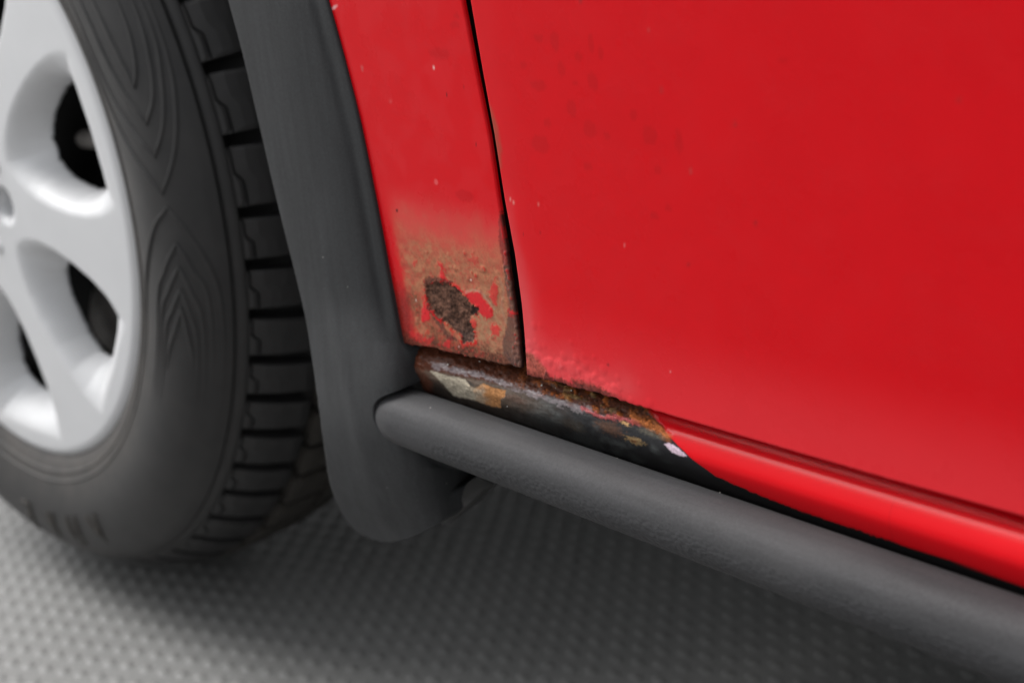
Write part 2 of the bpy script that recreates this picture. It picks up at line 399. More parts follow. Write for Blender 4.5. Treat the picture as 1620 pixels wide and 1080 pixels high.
def build_fender():
    zs = np.concatenate([np.arange(0, .078, .00045), np.linspace(.078, .16, 70)[:-1], np.linspace(.16, .48, 24)])
    ts = np.concatenate([np.linspace(0, .36, 14)[:-1], np.linspace(.36, 1, 190)])
    x0 = .402
    T, DZ0 = np.meshgrid(ts, zs, indexing='ij')
    Xa = x0+T*(.5215-x0)
    zb = np.interp(Xa, FB[:, 0], FB[:, 1])+.0007*(fbm(Xa*500, Xa*0+3, 3)-.5)*2
    Z = zb+DZ0
    X = x0+T*(edge(GAPL, Z)-.0009-x0)
    mm = 1000.0; x, z = X*mm, Z*mm
    n1 = fbm(x*.12, z*.12, 5, 1); n2 = fbm(x*.45, z*.45, 4, 2); n3 = fbm(x*1.3, z*1.3, 3, 5)
    col = np.empty(X.shape+(3,)); col[:] = RED
    rough = np.full(X.shape, .26); coat = np.full(X.shape, .10); grit = np.zeros(X.shape)
    H = np.zeros(X.shape)
    dR = (edge(GAPL, Z)-X)*mm; dB = (Z-zb)*mm
    xl = np.interp(Z, [.24, .268, .293, .328, .367, .409, .5], [.450, .452, .449, .446, .441, .431, .40]); dL = (X-xl)*mm
    # chalky faded paint
    m = .12*ss(.42, .60, n1)*ss(-1, 9, dL); lay(col, m, lin(222, 62, 68))
    m = .55*ss(338, 322, z+10*(n1-.5))*ss(1, 12, dL); lay(col, m, lin(214, 84, 80)); coat *= 1-.6*m
    # tan rust bloom over the lower third
    m = ss(331, 301, z+16*(n1-.5)+6*(n2-.5))*ss(1.5, 10, dL+5*(n2-.5))
    m = m*(.66+.34*ss(.35, .6, n2)); m = np.clip(m*1.05, 0, .95)
    lay(col, m*.92, TAN1*(.8+.4*n2[..., None]))
    lay(col, m*.6*ss(18, 4, np.abs(dR-16))*ss(306, 286, z), TAN2)
    coat *= 1-.85*m; rough += .22*m; grit = np.maximum(grit, .30*m)
    # rust seeping down from a faint tide mark
    m = ss(.52, .66, fbm(x*.16+4, z*.35, 4, 9))*ss(322, 300, z)*ss(2, 8, dL); lay(col, .3*m, lin(120, 64, 50))
    # left, by the arch trim: brown staining
    m = ss(9, 1, dL+4*(n2-.5))*ss(305, 278, z+8*(n1-.5)); lay(col, .7*m, lin(104, 50, 42)); grit = np.maximum(grit, .5*m)
    # dark band along the bottom edge
    m = ss(6.5, 2.0, dB+5.5*(n2-.5)+2*(n3-.5)); lay(col, .85*m, lin(88, 50, 40)*(.6+.8*n3[..., None])); coat *= 1-m; grit = np.maximum(grit, .9*m)
    m = ss(5, 2, np.abs(dB-4))*ss(.60, .70, n2)*ss(26, 20, dL-16)*ss(1, 4, dL); lay(col, .6*m, FRESH*.8)
    # dark blistered strip by the gap
    strip = poly((790, 335), (806, 400), (816, 480), (825, 540), (830, 585), (812, 580), (797, 560), (795, 545), (801, 520), (806, 480), (800, 452), (797, 420), (789, 380))
    d = psd(X, Z, strip)*mm; m = ss(.9, -.5, d+1.6*(n3-.5)); lay(col, .8*m, np.where((z > 312)[..., None], lin(128, 30, 28), lin(86, 56, 50)))
    coat = np.maximum(coat*(1-m), .35*m); rough = rough*(1-m)+.33*m; grit = np.maximum(grit, .35*m)
    strip2 = poly((797, 390), (812, 440), (822, 500), (826, 540), (828, 578), (813, 578), (811, 540), (815, 515), (806, 470), (797, 430))
    bl = blisters(X, Z, strip2, 150, .0005, .0010, .00055, 4); H += bl
    m = ss(.0002, .0004, bl)*(vn(x*.4, z*.4, 8) > .62); lay(col, .8*m, FRESH*.8)
    d = lsd(X, Z, poly((650, 470), (668, 500), (690, 530), (720, 548), (770, 556)))*mm; m = ss(5.5, .5, d+5*(n2-.5)+4*(n1-.5)); lay(col, .5*m, lin(104, 60, 46)*(.7+.6*n3[..., None])); grit = np.maximum(grit, .6*m)
    m = ss(.54, .64, fbm(x*.55+9, z*.8, 4, 71))*ss(318, 304, z)*ss(2, 7, dL); lay(col, .32*m, lin(122, 74, 54)); m = ss(9, 15, dR)*ss(.58, .66, fbm(x*.8+2, z*1.1, 3, 77))*ss(322, 306, z)*ss(1, 5, dL); lay(col, .28*m, lin(206, 52, 50))
    # fine swollen ridges elsewhere in the bloom
    bl = blisters(X, Z, poly((640, 400), (800, 390), (800, 540), (640, 520)), 50, .0005, .0015, .0004, 9); H += bl*ss(4, 10, dL)
    m = ss(.00008, .0003, bl)*(vn(x*.3, z*.3, 18) > .55)*ss(4, 10, dL); lay(col, .75*m, FRESH)
    # islands of fresh red where the top coat still clings
    for pg, st in ((poly((722, 455), (735, 461), (750, 460), (760, 462), (766, 474), (779, 486), (780, 500), (770, 503), (757, 494), (752, 484), (735, 468)), 1),
                   (poly((671, 470), (676, 490), (682, 492), (678, 510), (667, 506), (668, 492)), 1), (poly((782, 438), (788, 455), (784, 480), (775, 470), (777, 455)), .75),
                   (poly((692, 412), (700, 418), (704, 436), (712, 446), (704, 449), (694, 436), (696, 424)), .9), (poly((776, 518), (786, 514), (793, 522), (788, 532), (779, 531)), .8),
                   (poly((722, 512), (748, 503), (756, 508), (751, 516), (749, 532), (744, 515)), .7), (poly((690, 490), (697, 487), (699, 495), (692, 499)), .9),
                   (poly((650, 520), (664, 528), (684, 538), (680, 545), (660, 540), (648, 532)), .5), (poly((700, 545), (716, 530), (710, 550)), .7), (poly((745, 398), (757, 408), (752, 418), (744, 412)), .5),
                   (poly((806, 490), (815, 493), (812, 500), (805, 498)), .9), (poly((795, 350), (800, 380), (797, 384), (792, 360)), .7), (poly((652, 410), (662, 415), (656, 422)), .6)):
        d = psd(X, Z, pg)*mm; m = st*ss(.8, -.6, d+2.8*(n3-.5)+2.6*(n2-.5)); lay(col, m, FRESH*(.85+.3*n3[..., None])); grit *= 1-m*.8; coat = np.maximum(coat, .5*m); H += .00022*m
    # bare primer trails next to the red
    d = lsd(X, Z, poly((738, 462), (748, 458), (762, 462), (772, 476), (782, 488)))*mm; m = ss(.9, .2, d+1.0*(n3-.5)); lay(col, .55*m, lin(180, 145, 122))
    d = lsd(X, Z, poly((790, 440), (797, 460), (793, 485), (800, 510)))*mm; m = ss(1.1, .3, d+1.0*(n3-.5)); lay(col, .5*m, lin(160, 128, 104))
    # the big scab of bare brown rust
    scab2 = poly((670, 446), (676, 438), (700, 440), (716, 446), (712, 455), (690, 458), (684, 480), (700, 500), (704, 520), (727, 540), (706, 535), (690, 512), (676, 488))
    d = psd(X, Z, scab2)*mm; m = .8*ss(.8, -.6, d+2.2*(n3-.5)); lay(col, m, DBROWN*(.6+.7*n3[..., None])); grit = np.maximum(grit, m); coat *= 1-m; H -= .00018*m
    scab = poly((674, 452), (690, 446), (706, 448), (720, 455), (735, 468), (746, 482), (757, 486), (754, 497), (744, 499), (744, 508), (750, 520), (749, 541), (732, 542), (730, 528), (716, 520), (704, 508), (692, 501), (681, 487), (676, 470))
    d = psd(X, Z, scab)*mm; m = ss(2.6, 1.0, d+3.0*(n2-.5))*ss(.55, .62, fbm(x*.5+7, z*.6, 3, 83))*ss(2.5, 5, dB); lay(col, .8*m, FRESH*(.8+.4*n3[..., None])); grit *= 1-.7*m; H += .0002*m
    m = ss(.35, -.25, d+2.2*(n3-.5)+1.0*(n2-.5))
    fl = .55*fbm(x*.55+z*.5, z*1.0-x*.4, 4, 21)+.45*fbm(x*1.6, z*2.0, 3, 27)
    lay(col, m, (SCAB*(.55+.9*ss(.3, .7, fbm(x*.28, z*.5, 3, 91)))[..., None]*(.45+1.1*fl[..., None])*(1-.5*ss(284, 276, z))[..., None]+GREYSCAB*(.6+.8*fl[..., None])*(.5*ss(284, 276, z))[..., None]))
    coat *= 1-m; rough = rough*(1-m)+.72*m; grit = np.maximum(grit*(1-m), .9*m); H += m*(-.00060+.0009*(fl-.5)+.0002*(n3-.5))
    rim = ss(.7, .1, np.abs(d))*(1-m); H += .00045*rim*ss(.4, .6, n3)
    m = ss(.5, .0, psd(X, Z, poly((745, 483), (757, 486), (755, 496), (744, 497)))*mm+.8*(n3-.5)); lay(col, .85*m, lin(40, 30, 28))
    # stone chips
    for px, r, c in (((628, 333), .9, (40, 24, 24)), ((733, 136), .6, (50, 20, 22)), ((707, 150), .5, (60, 20, 22)), ((686, 106), .9, (235, 180, 175)), ((573, 108), 1.3, (205, 80, 80)), ((618, 161), 1.0, (222, 78, 80)), ((753, 228), .5, (60, 24, 24)), ((708, 249), .5, (60, 24, 24)), ((690, 288), 1.6, (226, 84, 86)), ((658, 475), .6, (240, 205, 190)), ((726, 548), .5, (235, 180, 170)), ((530, 13), .8, (240, 190, 190)), ((745, 443), .7, (240, 205, 190))):
        c0 = poly(px)[0]; d = np.hypot(X-c0[0], Z-c0[1])*mm; m = ss(r, r*.5, d+.4*(n3-.5)); lay(col, .9*m, lin(*c))
    for px, rx, rz in (((720, 40), 3, 1.4), ((722, 25), 2, 1.0), ((695, 85), 7, 2.2), ((735, 310), 6, 2.5)):   # damp, unfaded spots
        c0 = poly(px)[0]; d = np.hypot((X-c0[0])*mm/rx, (Z-c0[1])*mm/rz); m = ss(1.1, .7, d+.5*(n2-.5)); lay(col, .6*m, RED*.8)
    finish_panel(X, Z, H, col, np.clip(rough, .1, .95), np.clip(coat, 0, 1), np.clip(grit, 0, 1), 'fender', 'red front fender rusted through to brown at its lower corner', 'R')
    # the rest of the fender, over the wheel
    xs = np.linspace(-.62, .402, 60); k = 12
    zarch = np.where(np.abs(xs) < .425, .30+np.sqrt(np.maximum(.425**2-xs**2, 0)), .30); zarch = np.maximum(zarch, .30)
    T = np.linspace(0, 1, k); Zf = zarch[:, None]+(.752-zarch[:, None])*T; Xf = np.repeat(xs[:, None], k, 1)
    n = Xf.size; Vf = np.stack([Xf, body_y(Zf), Zf], -1).reshape(-1, 3)
    part('wheel_opening_panel', Vf, gridF(60, k), M_PAINT, True, {'wear': ('FLOAT_COLOR', np.tile(RED, (n, 1))), 'rough': ('FLOAT', np.full(n, .26)), 'coat': ('FLOAT', np.full(n, .10)), 'grit': ('FLOAT', np.zeros(n))})
build_fender()

def build_door():
    zs = np.concatenate([np.arange(0, .050, .00050), np.arange(.050, .160, .0012), np.linspace(.160, .66, 40)])
    xs = np.concatenate([np.arange(0, .085, .00050), np.arange(.085, .22, .0012), np.linspace(.22, 1.05, 50)])
    S, DZ0 = np.meshgrid(xs, zs, indexing='ij')
    Xa = .5235+S
    zb = np.interp(Xa, DB[:, 0], DB[:, 1])
    zb = zb+.0008*(fbm(Xa*450, Xa*0+7, 3)-.5)*2*ss(.60, .57, Xa)
    Z = zb+DZ0; X = edge(GAPR, Z)+.0009+S
    mm = 1000.0; x, z = X*mm, Z*mm
    n1 = fbm(x*.10, z*.10, 5, 31); n2 = fbm(x*.4, z*.4, 4, 32); n3 = fbm(x*1.1, z*1.1, 3, 35)
    col = np.empty(X.shape+(3,)); col[:] = RED
    rough = np.full(X.shape, .26); coat = np.full(X.shape, .10); grit = np.zeros(X.shape); H = np.zeros(X.shape)
    dL = S*mm; dB = DZ0*mm
    # chalky band by the front edge and along the bottom
    m = .34*ss(7, .5, dL+5*(n1-.5))*ss(352, 322, z)+.05*ss(16, 3, dL+10*(n1-.5)); m = m+.34*ss(13, 1, dL+4*(n1-.5))*ss(322, 288, z); lay(col, np.clip(m, 0, .6), lin(222, 92, 96)); coat *= 1-.7*np.clip(m, 0, 1); rough += .1*m
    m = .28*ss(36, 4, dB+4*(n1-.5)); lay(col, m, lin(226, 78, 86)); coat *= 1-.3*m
    m = .04*ss(.45, .65, n1); lay(col, m, lin(220, 56, 62))
    # brown seep on the front edge, half way up
    d = psd(X, Z, poly((772, 165), (783, 190), (790, 230), (792, 262), (786, 265), (776, 225)))*mm; m = .7*ss(2.2, -1.2, d+2.4*(n2-.5)); lay(col, m, lin(150, 84, 66))
    # blistered lower front corner
    reg = poly((836, 538), (850, 560), (880, 570), (905, 575), (925, 592), (950, 602), (990, 612), (975, 625), (930, 610), (895, 600), (860, 590), (836, 570))
    d = psd(X, Z, reg)*mm; m = ss(5, -2.5, d+5*(n2-.5)); m2 = ss(11, -3, d+5*(n1-.5)); lay(col, .30*m2, lin(216, 100, 102)); coat = coat+.12*m
    bl = blisters(X, Z, reg, 95, .0008, .0028, .00045, 12)+blisters(X, Z, poly((834, 500), (850, 500), (1060, 640), (1010, 640), (834, 590)), 60, .0006, .0022, .00022, 14)
    H += bl+m*.0001*(n3-.5)
    m = ss(.0002, .0006, bl)*ss(.5, .62, n3); lay(col, .10*m, lin(244, 150, 154))  # pale pink highlights painted onto the blister tops
    # corner and bottom edge rust
    d = psd(X, Z, poly((833, 556), (845, 562), (856, 575), (868, 590), (866, 600), (845, 596), (833, 592)))*mm; m = ss(1.6, -.8, d+2.2*(n3-.5)); lay(col, .82*m, lin(150, 82, 66)*(.7+.6*n3[..., None])); grit = np.maximum(grit, .7*m); coat *= 1-m
    d = psd(X, Z, poly((905, 600), (925, 604), (945, 612), (965, 622), (950, 625), (915, 612)))*mm; m = ss(1.6, -.6, d+2.2*(n3-.5)); lay(col, .82*m, lin(120, 52, 42)); grit = np.maximum(grit, .8*m)
    d = psd(X, Z, poly((860, 597), (866, 585), (873, 600)))*mm; m = ss(.4, -.2, d+.8*(n3-.5)); lay(col, .9*m, lin(80, 40, 36)); H += .0006*m
    m = ss(1.6, .4, dB+1.6*(n3-.5)-.3)*ss(.585, .56, X)*.8; lay(col, m, lin(110, 50, 42)); grit = np.maximum(grit, m)
    # damp drops that keep the paint dark and fresh
    rs = np.random.RandomState(5)
    spots = [((905, 172), 2.6, 3), ((933, 205), 3.8, 3.2), ((1027, 215), 3.6, 3.4), ((1073, 225), 1.8, 4.5), ((888, 110), 2.2, 3), ((937, 130), 2.6, 3.4), ((878, 65), 2.4, 3.6), ((915, 90), 2.2, 1.8), ((935, 70), 1.6, 3.4), ((855, 228), 5, 3.6), ((852, 135), 4.2, 2.4), ((1002, 182), 2, 2), ((930, 265), 2.4, 1.6), ((1040, 268), 1.8, 1.8), ((1057, 330), 1.8, 1.4), ((1035, 342), 2.4, 1.2), ((1237, 96), 1.6, 1.2), ((950, 85), 1.4, 2.4), ((828, 102), 2, 1.5), ((866, 195), 2.2, 1.6), ((960, 215), 1.6, 1.2), ((910, 132), 1.4, 1), ((852, 60), 2.5, 1.5)]
    for px, rx, rz in spots:
        c0 = poly(px)[0]; d = np.hypot((X-c0[0])*mm/rx, (Z-c0[1])*mm/rz); m = ss(1.05, .75, d+.5*(n2-.5)); lay(col, .45*m, np.array([.44, .0015, .004])); coat += .05*m
    for px, r, c in (((1092, 271), 1.3, (175, 70, 68)), ((962, 577), .9, (50, 24, 26)), ((1045, 143), 1.1, (160, 60, 60)), ((1025, 46), .9, (215, 100, 98)), ((1161, 198), 1.4, (165, 50, 50)), ((1193, 354), 1.3, (150, 48, 48)), ((852, 324), .7, (235, 160, 150)), ((828, 371), .6, (60, 26, 26)), ((950, 655), .5, (245, 200, 200)), ((1088, 420), .9, (160, 40, 44)), ((988, 389), .6, (230, 150, 150)), ((855, 367), .5, (70, 26, 26)), ((1060, 588), .5, (245, 180, 180)), ((1240, 680), .5, (245, 180, 180)), ((918, 0), 1.2, (120, 60, 60)), ((1510, 160), 1.2, (170, 50, 50))):
        c0 = poly(px)[0]; d = np.hypot(X-c0[0], Z-c0[1])*mm; m = ss(r, r*.3, d+.3*(n3-.5)); lay(col, .5*m, lin(*c))
    d = lsd(X, Z, poly((804, 312), (808, 316), (814, 322)))*mm; m = ss(.5, .1, d); lay(col, .6*m, lin(235, 170, 160))
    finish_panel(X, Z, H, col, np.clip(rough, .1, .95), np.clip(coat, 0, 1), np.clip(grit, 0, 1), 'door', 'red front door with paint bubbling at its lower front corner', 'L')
build_door()

def build_sill():
    # profile (y, z): from deep under the door, out over the rounded crown, down the face, back under
    prof = spline([(.050, .2755), (.026, .2720), (.0125, .2678), (.0055, .2640), (.0020, .2611), (.0002, .2581), (-.0004, .2546), (.0012, .2497), (.0040, .2440), (.0066, .2388), (.0080, .2310), (.0140, .2240), (.0400, .2190), (.0900, .2180)], 130)
    xs = np.concatenate([np.arange(.4425, .690, .00045), np.linspace(.690, 1.60, 60)])
    nx, npf = len(xs), len(prof)
    X = np.repeat(xs[:, None], npf, 1); Y = np.tile(prof[:, 0], (nx, 1)); Z = np.tile(prof[:, 1], (nx, 1))
    # closed rounded front end
    e = np.clip((.4515-X)/.009, 0, 1); sh = 1-np.sqrt(np.clip(1-e**2, 0, 1))
    Y = Y+.012*sh; Z = Z-(Z-.248)*.25*sh
    tx = np.gradient(prof[:, 0]); tz = np.gradient(prof[:, 1]); ln = np.hypot(tx, tz); ny, nz = tz/ln, -tx/ln   # outward normal
    if ny[60] > 0: ny, nz = -ny, -nz
    # flatten onto the flank plane along the usual looking direction for laying out the wear
    X0 = X-Y*(-1.09); Z0 = Z-Y*(-.64)
    def sp(*pts): return at(pts, np.zeros(len(pts)))
    mm = 1000.0; x, z = X0*mm, Z0*mm
    n1 = fbm(x*.10, z*.16, 5, 41); n2 = fbm(x*.35, z*.5, 4, 42); n3 = fbm(x*1.1, z*1.4, 3, 45)
    col = np.empty(X.shape+(3,)); col[:] = RED
    rough = np.full(X.shape, .24); coat = np.full(X.shape, .10); grit = np.zeros(X.shape); H = np.zeros(X.shape)
    def put(m, c, g=.5, r=.5, k=0.0):
        lay(col, m, c); np.copyto(grit, grit*(1-m)+g*m); np.copyto(rough, rough*(1-m)+r*m); np.copyto(coat, coat*(1-m)+k*m)
    # black underseal below the ragged paint line, bare dark steel in front of it
    red = sp((1000, 600), (1020, 640), (1040, 665), (1062, 694), (1095, 727), (1130, 752), (1167, 769), (1210, 787), (1259, 806), (1358, 839), (1440, 867), (1520, 893), (1620, 929), (1900, 1030), (1900, 300), (1000, 300))
    red[0] = (red[0][0], red[0][1]+.05); red[-2] = (3, .24); red[-1] = (3, .6); red = np.vstack([red, [[red[0][0], .6]]])
    # keep the paint line level far to the rear
    d = psd(X0, Z0, red)*mm; m = ss(-.25, .25, d+.9*(n3-.5)*ss(.60, .64, X0)+.5*(n2-.5))
    put(m, lin(38, 38, 40), .25, .42, .12); H -= .00025*m
    left = ss(.607, .585, X0+.012*(n1-.5))*m
    put(.75*left*ss(.35, .7, n1), lin(94, 97, 96)*(.8+.4*n2[..., None]), .35, .5)
    put(.8*ss(.550, .500, X0+.03*(n1-.5))*m, lin(106, 90, 78)*(.75+.5*n2[..., None]), .45, .5)
    low = ss(6.5, 1.5, (Z0-.2475)*mm+3*(n2-.5))*m; put(.8*low, lin(26, 25, 25), .3, .5)
    # rust on the ledge under the door
    ledge = sp((640, 565), (700, 574), (760, 586), (820, 600), (880, 614), (920, 628), (970, 645), (1020, 662), (1045, 678))
    d = lsd(X0, Z0, ledge)*mm; lim = np.interp(X0, [.44, .50, .56, .575, .60], [4.5, 4.6, 4.4, 3.6, 2.0])
    top = (Z0 > np.interp(X0, ledge[:, 0], ledge[:, 1]))*ss(.592, .583, X0+.006*(n2-.5))
    rm = np.maximum(ss(1.0, -1.0, d-lim+3.0*(n2-.5)), top*1.0)
    rustc = lin(84, 44, 28)*(.6+.65*n2[..., None]); put(rm, rustc, .85, .5, .12); H += rm*.0016*(n2-.5)
    o = rm*ss(.50, .66, fbm(x*.3, z*.35, 4, 47))*ss(.50, .545, X0); put(.8*o, lin(160, 88, 40)*(.6+.8*n3[..., None]), .9, .65); H += .0006*o
    o = rm*ss(.56, .66, fbm(x*.22, z*.4, 4, 53))*ss(.535, .548, X0)*ss(.575, .565, X0); put(.5*o, lin(146, 122, 78), .9, .7); H += .0008*o
    d = lsd(X0, Z0, sp((650, 575), (655, 592), (668, 606)))*mm; m = ss(9, 2, d+5*(n2-.5)); put(.7*m, lin(112, 66, 50)*(.7+.6*n3[..., None]), .5, .45, .2)
    # lilac grey primer streak along the crown
    st = sp((686, 578), (720, 585), (760, 594), (800, 607), (840, 622), (880, 634), (915, 645), (935, 650)); d = lsd(X0, Z0, st)*mm
    m = ss(1.0, -.8, d-1.3+2.6*(n3-.5)+5.0*(n2-.5)); put(.72*m, lin(132, 121, 124)*(.75+.4*n3[..., None]), .35, .3, .35); H += .0002*m
    st = sp((922, 646), (940, 654), (955, 660), (975, 660), (995, 664), (1012, 668)); d = lsd(X0, Z0, st)*mm
    m = ss(.7, -.6, d-.9+2.4*(n3-.5)+2.0*(n2-.5)); put(.75*m, lin(188, 84, 86)*(.8+.4*n3[..., None]), .35, .4, .2); H += .0003*m
    # orange edge where the red starts
    st = sp((1002, 656), (1022, 668), (1042, 680), (1056, 690)); d = lsd(X0, Z0, st)*mm
    m = ss(1.8, -1.6, d-1.5+2.4*(n2-.5)+1.0*(n3-.5)); put(.85*m, lin(182, 108, 60)*(.7+.6*n3[..., None]), .8, .65); H += .0004*m
    # cream coloured patch of old filler
    cp = sp((679, 587), (690, 588), (706, 594), (722, 596), (735, 600), (742, 610), (751, 613), (764, 606), (780, 613), (799, 617), (798, 628), (790, 632), (791, 646), (770, 641), (745, 632), (715, 626), (700, 608)); d = psd(X0, Z0, cp)*mm
    m = ss(.3, -.25, d+1.1*(n3-.5)+.5*(n2-.5)); oc = ss(.487, .500, X0+.012*(n2-.5))[..., None]
    put(m, (lin(176, 166, 148)*(1-oc)+lin(176, 124, 80)*oc)*(.70+.5*n2[..., None])*(.66+.68*n3[..., None]), .6, .7); H -= .0003*m
    m = ss(.35, -.3, psd(X0, Z0, sp((736, 601), (744, 604), (751, 612), (742, 610)))*mm); put(.8*m, lin(70, 66, 62), .4, .5)
    # pink primer chip and tan spots
    m = ss(.3, -.3, psd(X0, Z0, sp((1050, 702), (1058, 700), (1072, 708), (1086, 721), (1080, 723), (1062, 716)))*mm+.8*(n3-.5)); put(m, lin(212, 188, 202)*(.85+.3*n3[..., None]), .4, .5); H -= .0001*m
    for px, rx, rz, c, a in (((989, 669), 2.2, 1.1, (214, 168, 114), .95), ((1003, 697), 5.5, 1.5, (150, 122, 84), .8), ((1001, 698), 2, .6, (96, 56, 34), .8), ((963, 676), 8, 3, (96, 66, 50), .6), ((905, 672), 7, 2.5, (72, 62, 52), .5), ((815, 632), 7, 2.2, (96, 70, 60), .5), ((1030, 685), 7, 1.6, (104, 98, 86), .6)):
        c0 = sp(px)[0]; d = np.hypot((X0-c0[0])*mm/rx, (Z0-c0[1])*mm/rz); m = ss(1.2, .5, d+1.4*(n3-.5)+.5*(n2-.5)); put(a*m, lin(*c)*(.75+.5*n3[..., None]), .6, .6)
    # ripples in the underseal near the trim
    H += .0006*(fbm(x*.22, z*.9, 3, 61)-.5)*ss(.62, .50, X0)*(1-rm)
    # a lap line in the paint further back
    d = np.abs(X-.686)*mm; m = ss(.5, .1, d)*ss(-.2, .2, psd(X0, Z0, red)*-1000)*.30; lay(col, m, RED*.6)
    V = np.stack([X, Y+ny*H, Z+nz*H], -1).reshape(-1, 3)
    A = {'wear': ('FLOAT_COLOR', col.reshape(-1, 3)), 'rough': ('FLOAT', np.clip(rough, .1, .95).ravel()), 'coat': ('FLOAT', coat.ravel()), 'grit': ('FLOAT', grit.ravel())}
    part('sill', V, gridF(nx, npf, True), M_PAINT, True, A, label='red rocker sill rusted and stripped to dark metal at its front end')
build_sill()

def build_trim_tube():
    cy0, cz, r = -.0048, .2336, .01218
    xs = np.concatenate([.4170+.017*(1-np.cos(np.linspace(0, math.pi/2, 26))), np.linspace(.4340, .80, 330)[1:], np.linspace(.80, 1.55, 40)[1:]])
    n = 64; A = np.linspace(0, 2*math.pi, n, endpoint=False); V = []; G = []
    for xx in xs:
        e = np.clip((.4340-xx)/.0172, 0, 1); cy = cy0+.011*np.clip((.452-xx)/.03, 0, 1.2)**2; k = (1-e**3)**(1/3)
        k = max(k, .02)
        c, s = np.cos(A), np.sin(A)
        # rounded D: the top is a little flatter than the belly
        py = cy+np.sign(c)*np.abs(c)**.92*r*k*1.02; pz = cz-.0008*(1-k)+np.sign(s)*np.abs(s)**.95*r*k
        V.append(np.stack([np.full(n, xx), py, pz], 1))
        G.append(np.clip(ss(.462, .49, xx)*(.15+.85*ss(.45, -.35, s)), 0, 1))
    V = np.array(V); G = np.array(G); nx = len(xs)
    Vf = V.reshape(-1, 3); F = [tuple(f) for f in gridF(nx, n)]
    for i in range(nx-1): F.append((i*n+n-1, (i+1)*n+n-1, (i+1)*n, i*n))
    F.append(tuple(range(n))); F.append(tuple(range((nx-1)*n+n-1, (nx-1)*n-1, -1)))
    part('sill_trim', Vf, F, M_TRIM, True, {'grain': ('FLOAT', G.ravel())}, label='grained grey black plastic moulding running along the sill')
build_trim_tube()

